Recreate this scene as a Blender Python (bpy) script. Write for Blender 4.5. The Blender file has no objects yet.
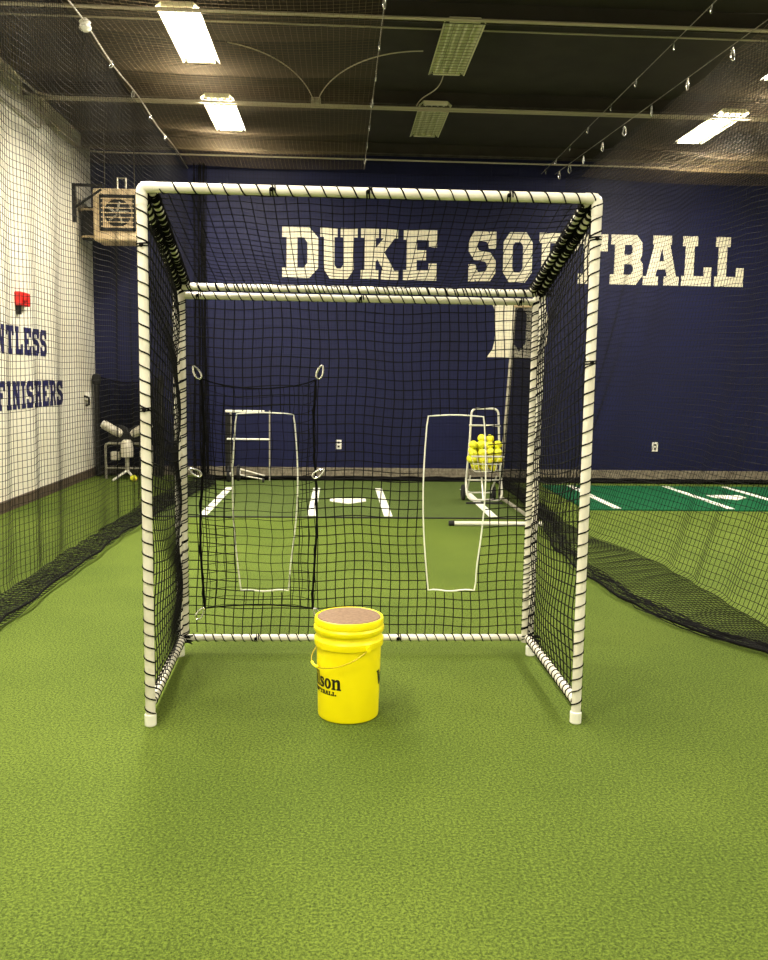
import bpy, math, random
import numpy as np
from mathutils import Vector, Matrix
from mathutils.geometry import tessellate_polygon
random.seed(7); rng = np.random.default_rng(7)
SC = bpy.context.scene; COL = SC.collection
PI = math.pi

# ---------------------------------------------------------------- camera
cam_d = bpy.data.cameras.new('camera'); cam = bpy.data.objects.new('camera', cam_d); COL.objects.link(cam)
pitch, yaw, roll = 0.1178, 0.0531, 0.01487
fw = Vector((math.sin(yaw)*math.cos(pitch), math.cos(yaw)*math.cos(pitch), -math.sin(pitch)))
rt = Vector((math.cos(yaw), -math.sin(yaw), 0)); up = rt.cross(fw)
R2 = rt*math.cos(roll) + up*math.sin(roll); U2 = -rt*math.sin(roll) + up*math.cos(roll)
m = Matrix((R2, U2, -fw)).transposed().to_4x4(); m.translation = Vector((0, 0, 1.5))
cam.matrix_world = m
cam_d.sensor_fit = 'HORIZONTAL'; cam_d.sensor_width = 36; cam_d.lens = 879/768*36
cam_d.clip_end = 100; cam_d.clip_start = 0.05
SC.camera = cam
# ---------------------------------------------------------------- world, exposure
wd = bpy.data.worlds.new('world'); SC.world = wd; wd.use_nodes = True
wd.node_tree.nodes['Background'].inputs[0].default_value = (1.0, 0.9, 0.75, 1)
wd.node_tree.nodes['Background'].inputs[1].default_value = 0.02
SC.view_settings.view_transform = 'Standard'; SC.view_settings.look = 'None'
SC.view_settings.gamma = 1; SC.view_settings.exposure = 0.62
SC.view_settings.use_curve_mapping = False
LAMP_W = 150.0
LAMP_COL = (1.0, 0.91, 0.76)
# lit and unlit high-bay fixtures: x, y centre, lit
FIX = [(-1.38, 8.55, 1), (-1.38, 10.98, 1), (-1.38, 6.2, 1), (-1.38, 3.75, 1), (-1.38, 1.2, 1),
       (1.07, 8.66, 0), (1.07, 11.0, 0),
       (4.5, 10.95, 1), (4.45, 8.5, 1), (4.45, 5.9, 1), (4.45, 2.6, 1), (1.9, -1.6, 1)]
ZL = 4.55
def srgb(r, g, b):
    f = lambda c: (c/255/12.92 if c/255 <= .04045 else ((c/255+.055)/1.055)**2.4)
    return (f(r), f(g), f(b), 1)

# ---------------------------------------------------------------- materials
def mat(name, col, rough=.6, metal=0.0, emit=None, es=0, spec=.5):
    mm = bpy.data.materials.new(name); mm.use_nodes = True
    b = mm.node_tree.nodes['Principled BSDF']
    b.inputs['Base Color'].default_value = col; b.inputs['Roughness'].default_value = rough
    b.inputs['Metallic'].default_value = metal; b.inputs['Specular IOR Level'].default_value = spec
    if emit: b.inputs['Emission Color'].default_value = emit; b.inputs['Emission Strength'].default_value = es
    return mm
def noisy(mm, c1, c2, scale, bump=0, bscale=None, detail=4, lo=.35, hi=.65):
    nt = mm.node_tree; b = nt.nodes['Principled BSDF']
    tc = nt.nodes.new('ShaderNodeTexCoord'); n = nt.nodes.new('ShaderNodeTexNoise')
    n.inputs['Scale'].default_value = scale; n.inputs['Detail'].default_value = detail
    nt.links.new(tc.outputs['Object'], n.inputs['Vector'])
    r = nt.nodes.new('ShaderNodeValToRGB'); r.color_ramp.elements[0].color = c1; r.color_ramp.elements[1].color = c2
    r.color_ramp.elements[0].position = lo; r.color_ramp.elements[1].position = hi
    nt.links.new(n.outputs['Fac'], r.inputs['Fac']); nt.links.new(r.outputs['Color'], b.inputs['Base Color'])
    if bump:
        n2 = nt.nodes.new('ShaderNodeTexNoise'); n2.inputs['Scale'].default_value = bscale or scale
        nt.links.new(tc.outputs['Object'], n2.inputs['Vector'])
        bp = nt.nodes.new('ShaderNodeBump'); bp.inputs['Strength'].default_value = bump; bp.inputs['Distance'].default_value = .01
        nt.links.new(n2.outputs['Fac'], bp.inputs['Height']); nt.links.new(bp.outputs['Normal'], b.inputs['Normal'])
    return mm
def turf_mat(name, dark, light, big1, big2):
    mm = mat(name, light, .85, spec=.15); nt = mm.node_tree; b = nt.nodes['Principled BSDF']; L = nt.links.new
    tc = nt.nodes.new('ShaderNodeTexCoord')
    n1 = nt.nodes.new('ShaderNodeTexNoise'); n1.inputs['Scale'].default_value = 100; n1.inputs['Detail'].default_value = 6; n1.inputs['Roughness'].default_value = .9
    n2 = nt.nodes.new('ShaderNodeTexNoise'); n2.inputs['Scale'].default_value = 1.1; n2.inputs['Detail'].default_value = 5
    L(tc.outputs['Object'], n1.inputs['Vector']); L(tc.outputs['Object'], n2.inputs['Vector'])
    r1 = nt.nodes.new('ShaderNodeValToRGB'); r1.color_ramp.elements[0].color = dark; r1.color_ramp.elements[1].color = light
    r1.color_ramp.elements[0].position = .40; r1.color_ramp.elements[1].position = .62
    r2 = nt.nodes.new('ShaderNodeValToRGB'); r2.color_ramp.elements[0].color = big1; r2.color_ramp.elements[1].color = big2
    r2.color_ramp.elements[0].position = .35; r2.color_ramp.elements[1].position = .65
    L(n1.outputs['Fac'], r1.inputs['Fac']); L(n2.outputs['Fac'], r2.inputs['Fac'])
    mx = nt.nodes.new('ShaderNodeMixRGB'); mx.blend_type = 'MULTIPLY'; mx.inputs['Fac'].default_value = 1
    L(r1.outputs['Color'], mx.inputs['Color1']); L(r2.outputs['Color'], mx.inputs['Color2']); L(mx.outputs['Color'], b.inputs['Base Color'])
    n3 = nt.nodes.new('ShaderNodeTexNoise'); n3.inputs['Scale'].default_value = 200; n3.inputs['Detail'].default_value = 4
    L(tc.outputs['Object'], n3.inputs['Vector'])
    bp = nt.nodes.new('ShaderNodeBump'); bp.inputs['Strength'].default_value = .7; bp.inputs['Distance'].default_value = .006
    L(n3.outputs['Fac'], bp.inputs['Height']); L(bp.outputs['Normal'], b.inputs['Normal'])
    return mm
def block_mat(name, col, col2, axis, rough=.45, bump=.8):
    mm = mat(name, col, rough); nt = mm.node_tree; b = nt.nodes['Principled BSDF']; L = nt.links.new
    g = nt.nodes.new('ShaderNodeNewGeometry')
    s = nt.nodes.new('ShaderNodeSeparateXYZ'); L(g.outputs['Position'], s.inputs[0])
    c = nt.nodes.new('ShaderNodeCombineXYZ'); L(s.outputs[axis], c.inputs[0]); L(s.outputs[2], c.inputs[1])
    br = nt.nodes.new('ShaderNodeTexBrick'); L(c.outputs[0], br.inputs['Vector'])
    br.inputs['Scale'].default_value = 1; br.inputs['Brick Width'].default_value = .4; br.inputs['Row Height'].default_value = .2
    br.inputs['Mortar Size'].default_value = .006; br.inputs['Mortar Smooth'].default_value = .4
    n = nt.nodes.new('ShaderNodeTexNoise'); n.inputs['Scale'].default_value = 1.6; n.inputs['Detail'].default_value = 6
    L(g.outputs['Position'], n.inputs['Vector'])
    r = nt.nodes.new('ShaderNodeValToRGB'); r.color_ramp.elements[0].color = col2; r.color_ramp.elements[1].color = col
    r.color_ramp.elements[0].position = .3; r.color_ramp.elements[1].position = .6
    L(n.outputs['Fac'], r.inputs['Fac']); L(r.outputs['Color'], b.inputs['Base Color'])
    n2 = nt.nodes.new('ShaderNodeTexNoise'); n2.inputs['Scale'].default_value = 60; L(g.outputs['Position'], n2.inputs['Vector'])
    ad = nt.nodes.new('ShaderNodeMath'); ad.operation = 'MULTIPLY_ADD'; ad.inputs[1].default_value = -1.0
    L(br.outputs['Fac'], ad.inputs[0])
    m2 = nt.nodes.new('ShaderNodeMath'); m2.operation = 'MULTIPLY'; m2.inputs[1].default_value = .25; L(n2.outputs['Fac'], m2.inputs[0])
    L(m2.outputs[0], ad.inputs[2])
    bp = nt.nodes.new('ShaderNodeBump'); bp.inputs['Strength'].default_value = bump; bp.inputs['Distance'].default_value = .006
    L(ad.outputs[0], bp.inputs['Height']); L(bp.outputs['Normal'], b.inputs['Normal'])
    return mm
M = {}
M['turf'] = turf_mat('turf', srgb(36, 52, 8), srgb(118, 137, 52), (.78, .82, .76, 1), (1, 1, 1, 1))
M['mat_turf'] = turf_mat('mat_turf', srgb(54, 70, 30), srgb(98, 114, 56), (.9, .9, .9, 1), (1, 1, 1, 1))
M['green_mat'] = turf_mat('green_mat', srgb(6, 66, 38), srgb(16, 98, 60), (.9, .9, .9, 1), (1, 1, 1, 1))
M['blue_wall'] = block_mat('navy_block', srgb(10, 16, 60), srgb(8, 13, 53), 0, .6)
M['blue_wall'].node_tree.nodes['Principled BSDF'].inputs['Specular IOR Level'].default_value = .3
M['white_wall_x'] = block_mat('white_block', srgb(236, 232, 216), srgb(228, 222, 202), 1, .6, .35)
M['white_wall_y'] = block_mat('white_block_side', srgb(232, 228, 212), srgb(222, 216, 198), 0, .6, .35)
M['ceiling'] = noisy(mat('dark_deck', srgb(36, 32, 26), .8), srgb(32, 28, 22), srgb(42, 38, 31), 3)
M['steel_dark'] = noisy(mat('dark_steel', srgb(60, 56, 50), .5, .3), srgb(48, 45, 40), srgb(72, 68, 60), 9)
M['conduit'] = mat('conduit', srgb(176, 168, 148), .45, .2)
M['galv'] = noisy(mat('galvanised', srgb(170, 166, 150), .4, .5), srgb(150, 146, 132), srgb(188, 184, 168), 14)
M['pvc'] = noisy(mat('white_pvc', srgb(225, 222, 208), .38), srgb(214, 210, 194), srgb(232, 229, 216), 6)
M['pvc_cap'] = mat('white_pvc_cap', srgb(240, 240, 228), .35)
M['net'] = mat('black_twine', srgb(8, 8, 8), .8, spec=.12)
M['cage_net'] = mat('cage_twine', srgb(9, 9, 8), .7, spec=.18)
M['roof_net'] = mat('roof_twine', srgb(104, 90, 66), .6, spec=.25)
M['rope'] = mat('black_rope', srgb(7, 7, 7), .85, spec=.1)
M['cord'] = mat('white_cord', srgb(236, 236, 224), .6)
M['clip'] = mat('steel_clip', srgb(225, 225, 220), .22, .75)
M['bucket'] = mat('yellow_plastic', srgb(255, 240, 0), .4)
M['lid'] = noisy(mat('tan_cushion', srgb(128, 102, 80), .7), srgb(120, 96, 76), srgb(138, 112, 88), 60, .2)
M['ink'] = mat('black_ink', srgb(18, 16, 16), .4)
M['paint_line'] = noisy(mat('white_line', srgb(232, 232, 222), .7), srgb(212, 214, 200), srgb(242, 242, 234), 40, .3)
M['letter_white'] = block_mat('white_lettering', srgb(238, 232, 208), srgb(226, 218, 190), 0, .5)
M['letter_navy'] = block_mat('navy_lettering', srgb(34, 34, 84), srgb(28, 28, 72), 1, .5)
M['curb'] = noisy(mat('grey_base', srgb(120, 112, 96), .8), srgb(104, 96, 82), srgb(136, 128, 110), 25)
M['brown_base'] = noisy(mat('brown_base', srgb(78, 64, 50), .7), srgb(66, 54, 42), srgb(90, 75, 60), 12)
M['beige'] = noisy(mat('beige_enamel', srgb(214, 190, 150), .45), srgb(204, 178, 138), srgb(224, 202, 164), 5)
M['black'] = mat('black_metal', srgb(26, 25, 24), .45, .3)
M['rubber'] = mat('black_rubber', srgb(20, 20, 20), .8)
M['red'] = mat('red_enamel', srgb(206, 32, 26), .4)
M['plastic'] = mat('white_plastic', srgb(236, 234, 224), .4)
M['ball'] = noisy(mat('optic_yellow', srgb(226, 228, 40), .5), srgb(216, 218, 30), srgb(236, 238, 60), 30)
M['white_metal'] = mat('white_metal', srgb(222, 220, 208), .35, .2)
M['machine'] = mat('machine_cream', srgb(196, 190, 172), .45, .1)
M['reflector'] = mat('white_reflector', srgb(214, 212, 180), .35)
M['tube_off'] = mat('unlit_tube', srgb(226, 224, 200), .3)
M['tube_on'] = mat('lit_tube', (1, 1, 1, 1), .3, emit=(1.0, .93, .75, 1), es=14)
M['guard'] = mat('wire_guard', srgb(150, 148, 120), .4, .6)

# ---------------------------------------------------------------- mesh builder
class MB:
    def __init__(s): s.v = []; s.f = []; s.n = 0; s.smooth = True
    def add(s, v, f):
        v = np.asarray(v, float).reshape(-1, 3); s.v.append(v)
        for q in f: s.f.append(tuple(int(i)+s.n for i in q))
        s.n += len(v); return s
    def box(s, c, size, rot=None, bev=0):
        x, y, z = [d/2 for d in size]; b = min(bev, x*.9, y*.9, z*.9)
        if b <= 0:
            V = np.array([(i*x, j*y, k*z) for i in (-1, 1) for j in (-1, 1) for k in (-1, 1)], float)
            F = [(0, 1, 3, 2), (4, 6, 7, 5), (0, 4, 5, 1), (2, 3, 7, 6), (0, 2, 6, 4), (1, 5, 7, 3)]
        else:
            V = []; idx = {}
            for i in (-1, 1):
                for j in (-1, 1):
                    for k in (-1, 1):
                        idx[i, j, k] = len(V)
                        V += [(i*x, j*(y-b), k*(z-b)), (i*(x-b), j*y, k*(z-b)), (i*(x-b), j*(y-b), k*z)]
            g = lambda i, j, k, a: idx[i, j, k]+a
            F = []
            for a, (p, q) in enumerate(((1, 2), (0, 2), (0, 1))):
                for sg in (-1, 1):
                    def K(u, w):
                        t = [0, 0, 0]; t[a] = sg; t[p] = u; t[q] = w; return g(*t, a)
                    fc = [K(-1, -1), K(1, -1), K(1, 1), K(-1, 1)]
                    F.append(fc)
            for a, b2, c2 in ((0, 1, 2), (0, 2, 1), (1, 2, 0)):
                for s1 in (-1, 1):
                    for s2 in (-1, 1):
                        def K(w, fa):
                            t = [0, 0, 0]; t[a] = s1; t[b2] = s2; t[c2] = w; return g(*t, fa)
                        F.append([K(-1, a), K(1, a), K(1, b2), K(-1, b2)])
            for key in idx: F.append([idx[key], idx[key]+1, idx[key]+2])
            V = np.array(V, float)
            # consistent outward winding
            G = []
            for f in F:
                p = V[f]; n = np.cross(p[1]-p[0], p[2]-p[0])
                G.append(f if n @ p.mean(0) > 0 else f[::-1])
            F = G
        if rot is not None: V = V @ np.array(rot.to_3x3()).T
        return s.add(V+np.array(c, float), F)
    def tube(s, pts, r, sides=8, closed=False, caps=True):
        P = np.asarray(pts, float); n = len(P)
        rr = np.full(n, r) if np.isscalar(r) else np.asarray(r, float)
        T = np.gradient(P, axis=0)
        if closed: T = np.roll(P, -1, 0)-np.roll(P, 1, 0)
        T /= np.linalg.norm(T, axis=1)[:, None]+1e-12
        ref = np.array([0, 0, 1.]) if abs(T[0, 2]) < .9 else np.array([1., 0, 0])
        A = np.cross(T[0], ref); A /= np.linalg.norm(A); V = []
        for i in range(n):
            A = A - T[i]*(A@T[i]); A /= np.linalg.norm(A)+1e-12; B = np.cross(T[i], A)
            a = np.arange(sides)*2*PI/sides
            V.append(P[i]+rr[i]*(np.cos(a)[:, None]*A+np.sin(a)[:, None]*B))
        F = []
        for i in range(n if closed else n-1):
            j = (i+1) % n
            for k in range(sides):
                k2 = (k+1) % sides; F.append((i*sides+k, i*sides+k2, j*sides+k2, j*sides+k))
        if caps and not closed:
            F.append(tuple(range(sides))[::-1]); F.append(tuple((n-1)*sides+k for k in range(sides)))
        return s.add(np.concatenate(V), F)
    def cyl(s, a, b, r, sides=16): return s.tube([a, b], r, sides)
    def lathe(s, prof, c, sides=48, axis='Z'):
        V = []; F = []; a = np.arange(sides)*2*PI/sides
        for r, z in prof: V.append(np.stack([r*np.cos(a), r*np.sin(a), np.full(sides, z)], 1))
        V = np.concatenate(V)
        if axis == 'Y': V = V[:, [0, 2, 1]]*np.array([1, -1, 1])
        if axis == 'X': V = V[:, [2, 1, 0]]
        for i in range(len(prof)-1):
            for k in range(sides):
                k2 = (k+1) % sides; F.append((i*sides+k, i*sides+k2, (i+1)*sides+k2, (i+1)*sides+k))
        if prof[0][0] > 1e-6: F.append(tuple(range(sides))[::-1])
        if prof[-1][0] > 1e-6: F.append(tuple((len(prof)-1)*sides+k for k in range(sides)))
        return s.add(V+np.array(c, float), F)
    def poly(s, outer, holes, fn, depth):
        """flat shape with holes; fn maps (u, v, d) to a point, d from 0 (back) to depth (front)"""
        loops = [outer]+holes
        tri = tessellate_polygon([[Vector((p[0], p[1], 0)) for p in lp] for lp in loops])
        flat = [p for lp in loops for p in lp]; n = len(flat)
        V = [fn(p[0], p[1], depth) for p in flat]+[fn(p[0], p[1], 0) for p in flat]
        F = [tuple(t) for t in tri]; o = 0
        for lp in loops:
            k = len(lp)
            for i in range(k): F.append((o+i, o+(i+1) % k, n+o+(i+1) % k, n+o+i))
            o += k
        return s.add(V, F)
    def net(s, P, r, keepu=None, keepv=None):
        """P (nu,nv,3): strands along both axes as 3-sided tubes"""
        for ax in (0, 1):
            Q = P if ax == 0 else P.transpose(1, 0, 2)
            kp = keepu if ax == 0 else keepv
            n, mnum = Q.shape[0], Q.shape[1]
            T = np.gradient(Q, axis=0); T /= np.linalg.norm(T, axis=2)[..., None]+1e-12
            ref = np.zeros_like(T); ref[..., 0] = .31; ref[..., 1] = .52; ref[..., 2] = .79
            flip = np.abs((T*ref).sum(-1)) > .93
            ref[flip] = (0.9, -.4, .1)
            A = np.cross(T, ref); A /= np.linalg.norm(A, axis=2)[..., None]+1e-12; B = np.cross(T, A)
            R = [Q+r*(math.cos(a)*A+math.sin(a)*B) for a in (0, 2*PI/3, 4*PI/3)]
            V = np.stack(R, 2).reshape(-1, 3)                  # index ((i*m)+j)*3+k
            i, j = np.meshgrid(np.arange(n-1), np.arange(mnum), indexing='ij')
            if kp is not None: i = i[kp]; j = j[kp]
            i = i.ravel(); j = j.ravel(); a0 = (i*mnum+j)*3; b0 = ((i+1)*mnum+j)*3
            F = np.concatenate([np.stack([a0+k, a0+(k+1) % 3, b0+(k+1) % 3, b0+k], 1) for k in range(3)])
            s.big = getattr(s, 'big', []); s.big.append((V, F))
        return s
    def mesh(s, name, off):
        me = bpy.data.meshes.new(name)
        if hasattr(s, 'big'):
            Vs = list(s.v); Fs = [np.array(f) for f in []]; o = s.n
            Q = []
            for V, F in s.big: Vs.append(V); Q.append(F+o); o += len(V)
            V = np.concatenate(Vs)-np.array(off); Q = np.concatenate(Q)
            small = s.f
            me.vertices.add(len(V)); me.vertices.foreach_set('co', V.astype(np.float32).ravel())
            loops = [np.array([i for f in small for i in f], dtype=np.int32), Q.astype(np.int32).ravel()]
            lt = np.concatenate([np.array([len(f) for f in small], dtype=np.int32), np.full(len(Q), 4, dtype=np.int32)])
            lv = np.concatenate(loops); ls = np.concatenate([[0], np.cumsum(lt)[:-1]]).astype(np.int32)
            me.loops.add(len(lv)); me.loops.foreach_set('vertex_index', lv)
            me.polygons.add(len(lt)); me.polygons.foreach_set('loop_start', ls); me.polygons.foreach_set('loop_total', lt)
            me.update(calc_edges=True); me.validate()
        else:
            V = np.concatenate(s.v)-np.array(off); me.from_pydata(V.tolist(), [], s.f); me.update()
        return me
    def bounds(s):
        V = np.concatenate(list(s.v)+[b[0] for b in getattr(s, 'big', [])]); return V.min(0), V.max(0)
WLOC = {}
def obj(name, mb, material, parent=None, smooth=True, sharp=.6, base=None):
    if parent is not None: off = WLOC[parent]
    else:
        lo, hi = mb.bounds(); off = base if base is not None else ((lo[0]+hi[0])/2, (lo[1]+hi[1])/2, lo[2])
    me = mb.mesh(name, off); o = bpy.data.objects.new(name, me); COL.objects.link(o)
    if material: me.materials.append(material)
    if smooth:
        me.polygons.foreach_set('use_smooth', [True]*len(me.polygons))
        if not hasattr(mb, 'big'):
            try: me.set_sharp_from_angle(angle=sharp)
            except Exception: pass
    if parent is not None: o.parent = parent
    else: o.location = off
    WLOC[o] = tuple(off)
    return o
def thing(name, label, cat, loc=(0, 0, 0), group=None):
    o = bpy.data.objects.new(name, None); COL.objects.link(o); o.location = loc; WLOC[o] = tuple(loc)
    o.empty_display_size = .1
    return tag(o, label, cat, group)
def tag(o, label, cat, group=None, kind=None):
    o['label'] = label; o['category'] = cat
    if group: o['group'] = group
    if kind: o['kind'] = kind
    return o
def struct(name, mb, material, smooth=False):
    o = obj(name, mb, material, None, smooth); o['kind'] = 'structure'; return o
def dup(root, loc, rot=None, label=None):
    r = root.copy(); COL.objects.link(r); r.location = loc
    if rot is not None: r.rotation_euler = rot
    if label: r['label'] = label
    for ch in root.children:
        c = ch.copy(); COL.objects.link(c); c.parent = r
        for g in ch.children:
            d = g.copy(); COL.objects.link(d); d.parent = c
    return r
def arc(c, r, a0, a1, n, plane='XZ'):
    out = []
    for i in range(n):
        a = a0+(a1-a0)*i/(n-1); u, w = r*math.cos(a), r*math.sin(a)
        out.append({'XZ': (c[0]+u, c[1], c[2]+w), 'YZ': (c[0], c[1]+u, c[2]+w), 'XY': (c[0]+u, c[1]+w, c[2])}[plane])
    return out
def fillet(pts, r, n=6):
    out = [np.array(pts[0], float)]
    for i in range(1, len(pts)-1):
        p, a, b = (np.array(q, float) for q in (pts[i], pts[i-1], pts[i+1]))
        u = (a-p)/np.linalg.norm(a-p); w = (b-p)/np.linalg.norm(b-p)
        d = min(r, np.linalg.norm(a-p)*.45, np.linalg.norm(b-p)*.45)
        for k in range(n+1):
            t = k/n; out.append((1-t)**2*(p+u*d)+2*t*(1-t)*p+t*t*(p+w*d))
    out.append(np.array(pts[-1], float)); return out
def helix(a, b, r, pitch, wire, sides=4, phase=0, per=10, jitter=.15, hand=1):
    a = np.array(a, float); b = np.array(b, float); L = np.linalg.norm(b-a); t = (b-a)/L
    ref = np.array([0, 0, 1.]) if abs(t[2]) < .9 else np.array([0, 1., 0])
    A = np.cross(t, ref); A /= np.linalg.norm(A); B = np.cross(t, A)
    turns = L/pitch; n = int(turns*per); pts = []
    for i in range(n+1):
        s = i/n; ph = phase+2*PI*turns*s+jitter*math.sin(s*turns*1.7+phase*3)*2
        pts.append(a+(b-a)*s+(r+wire*.6)*(math.cos(ph)*A+hand*math.sin(ph)*B))
    return pts

# ================================================================ SETTING
XL, XR, YB0, YW, ZC = -3.54, 8.6, -4.0, 13.1, 4.72
struct('floor', MB().box(((XL+XR)/2, (YB0+YW)/2, -.1), (XR-XL+.6, YW-YB0+.6, .2)), M['turf'])
struct('ceiling', MB().box(((XL+XR)/2, (YB0+YW)/2, ZC+.1), (XR-XL+.6, YW-YB0+.6, .2)), M['ceiling'])
struct('wall_back', MB().box(((XL+XR)/2, YW+.1, ZC/2), (XR-XL+.4, .2, ZC)), M['blue_wall'])
struct('wall_left', MB().box((XL-.1, (YB0+YW)/2, ZC/2), (.2, YW-YB0, ZC)), M['white_wall_x'])
struct('wall_right', MB().box((XR+.1, (YB0+YW)/2, ZC/2), (.2, YW-YB0, ZC)), M['white_wall_x'])
struct('wall_front', MB().box(((XL+XR)/2, YB0-.1, ZC/2), (XR-XL+.4, .2, ZC)), M['white_wall_y'])
struct('baseboard_back', MB().box(((XL+XR)/2, YW-.015, .065), (XR-XL, .03, .13)), M['curb'])
struct('baseboard_left', MB().box((XL+.015, (YB0+YW)/2-.02, .06), (.03, YW-YB0-.04, .12)), M['brown_base'])
# ---------------------------------------------------------------- steel joists and conduits
jy = [12.67, 10.42, 8.0, 5.6, 3.2, .8]
names = ['nearest the back wall', 'second from the back wall', 'third from the back wall', 'fourth from the back wall', 'fifth from the back wall', 'sixth from the back wall']
for k, yy in enumerate(jy):
    t = thing('ceiling_joist', 'dark steel roof joist running across the ceiling, '+names[k], 'joist', (2.5, yy, 4.55), 'steel joists across the ceiling')
    b = MB(); b.box((2.5, yy, 4.575), (XR-XL-.04, .05, .012)); b.box((2.5, yy, 4.56), (XR-XL-.04, .008, .03)); obj('bottom_chord', b, M['steel_dark'], t, False)
    b = MB(); b.box((2.5, yy, 4.645), (XR-XL-.04, .012, .14)); obj('web_plate', b, M['ceiling'], t, False)
def conduit(name, label, pts, r=.013, rad=.25, straps=0):
    b = MB().tube(fillet(pts, rad, 8), r, 8)
    return tag(obj(name, b, M['conduit']), label, 'conduit')
conduit('conduit_pipe', 'bare conduit bending from left wall across the ceiling, front one of a pair', [(-3.3, 4, 4.5), (-3.3, 10.28, 4.5), (8.4, 10.28, 4.5)])
conduit('conduit_pipe', 'bare conduit bending from left wall across the ceiling, rear one of a pair', [(-3.4, 4, 4.5), (-3.4, 10.36, 4.5), (8.4, 10.36, 4.5)])
conduit('conduit_pipe', 'thin conduit bent at the left, crossing the ceiling close to the back wall', [(-3.45, 10.6, 4.46), (-3.45, 12.55, 4.46), (4.6, 12.55, 4.46)], .011)
conduit('conduit_pipe', 'long bare conduit crossing the ceiling at the top of the view', [(-3.5, 7.85, 4.52), (8.4, 7.85, 4.52)], .016)
conduit('conduit_pipe', 'thin faint conduit crossing the ceiling in front of the rear light fixtures', [(-3.5, 8.55, 4.7), (8.4, 8.55, 4.7)], .009)
conduit('conduit_pipe', 'short conduit loop on the upper left wall near the back corner', [(-3.5, 9.0, 4.3), (-3.5, 10.9, 4.3), (-3.5, 10.9, 4.7)], .011, .12)
def cable(label, pts):
    P = np.array(pts, float); n = 24; out = []
    for i in range(n+1):                                   # Bezier through control points
        t = i/n; Q = P.copy()
        while len(Q) > 1: Q = Q[:-1]*(1-t)+Q[1:]*t
        out.append(Q[0])
    return tag(obj('power_cable', MB().tube(out, .006, 6), M['conduit']), label, 'cable')
tag(obj('junction_box', MB().box((-.28, 10.32, 4.545), (.11, .11, .07), bev=.008), M['galv'], None, False), 'small steel junction box on the conduits between the lit and the unlit fixtures', 'junction box')
cable('drooping cable arching left from the ceiling junction box', [(-.31, 10.28, 4.55), (-.33, 9.7, 4.5), (-.5, 9.2, 4.66), (-1.1, 9.0, 4.68)])
cable('drooping cable arching right from the ceiling junction box to the larger unlit fixture', [(-.25, 10.28, 4.55), (-.2, 9.6, 4.5), (.1, 9.05, 4.66), (.8, 9.0, 4.66)])
cable('short cable hanging behind the nearer unlit fixture', [(1.05, 9.3, 4.64), (1.1, 9.9, 4.5), (.9, 9.95, 4.6), (.85, 10.28, 4.52)])

# ---------------------------------------------------------------- light fixtures
def fixture(x, y, lit, label):
    t = thing('high_bay_light', label, 'ceiling light', (x, y, ZL), 'fluorescent ceiling fixtures')
    W, L = .37, 1.36; b = MB()
    # hood: flat back with two sloping sides
    V = []
    for yy in (-L/2, L/2):
        V += [(x-W/2, y+yy, ZL), (x-W/2+.05, y+yy, ZL+.045), (x+W/2-.05, y+yy, ZL+.045), (x+W/2, y+yy, ZL),
              (x+W/2-.006, y+yy, ZL), (x+W/2-.054, y+yy, ZL+.041), (x-W/2+.054, y+yy, ZL+.041), (x-W/2+.006, y+yy, ZL)]
    F = [(i, (i+1) % 8, 8+(i+1) % 8, 8+i) for i in range(8)]
    F += [(0, 7, 6, 1), (1, 6, 5, 2), (2, 5, 4, 3)]; F += [tuple(8+i for i in f)[::-1] for f in [(0, 7, 6, 1), (1, 6, 5, 2), (2, 5, 4, 3)]]
    b.add(V, F); obj('housing', b, M['reflector'], t, False)
    for sg in (-1, 1): obj('end_cap', MB().box((x, y+sg*(L/2-.02), ZL+.02), (W-.1, .04, .038)), M['reflector'], t, False)
    for k in range(4):
        xx = x-.105+k*.07
        obj('fluorescent_tube', MB().cyl((xx, y-L/2+.04, ZL+.022), (xx, y+L/2-.04, ZL+.022), .013, 10), M['tube_on'] if lit else M['tube_off'], t)
    if not lit:
        g = MB()
        for k in range(18): g.cyl((x-W/2+.01, y-L/2+.04+k*(L-.08)/17, ZL+.004), (x+W/2-.01, y-L/2+.04+k*(L-.08)/17, ZL+.004), .0028, 4)
        for k in range(5): g.cyl((x-W/2+.02+k*(W-.04)/4, y-L/2+.02, ZL+.002), (x-W/2+.02+k*(W-.04)/4, y+L/2-.02, ZL+.002), .0028, 4)
        obj('wire_guard', g, M['guard'], t)
    for sy in (-1, 1):
        obj('hanger', MB().cyl((x, y+sy*.45, ZL+.04), (x, y+sy*.45, ZC), .004, 6), M['steel_dark'], t)
    if lit:
        ld = bpy.data.lights.new('fixture_light', 'AREA'); ld.shape = 'RECTANGLE'; ld.size = W-.01; ld.size_y = L-.02
        ld.energy = LAMP_W; ld.color = LAMP_COL
        lo = bpy.data.objects.new('fixture_light', ld); COL.objects.link(lo); lo.parent = t; lo.location = (0, 0, .008)
    return t
FL = ['lit fluorescent fixture, larger of the two glowing at the upper left',
      'lit fluorescent fixture, smaller of the two glowing at upper left, nearer the back wall',
      'lit fluorescent fixture overhead in the left row, before the two visible',
      'lit fluorescent fixture in the left row directly above the frame',
      'lit fluorescent fixture in the left row before the frame, above the open turf',
      'unlit fluorescent fixture with wire guard, nearer of the two dark ones',
      'unlit fluorescent fixture, farther and smaller of the two dark ones',
      'lit fluorescent fixture glowing over the right bay near the back wall',
      'lit fluorescent fixture just cut off by the right edge of the view',
      'lit fluorescent fixture in the right row, out past the view edge',
      'lit fluorescent fixture in the right row level with the open turf',
      'lit fluorescent fixture behind the camera position']
for (x, y, lit), lb in zip(FIX, FL): fixture(x, y, lit, lb)

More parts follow.
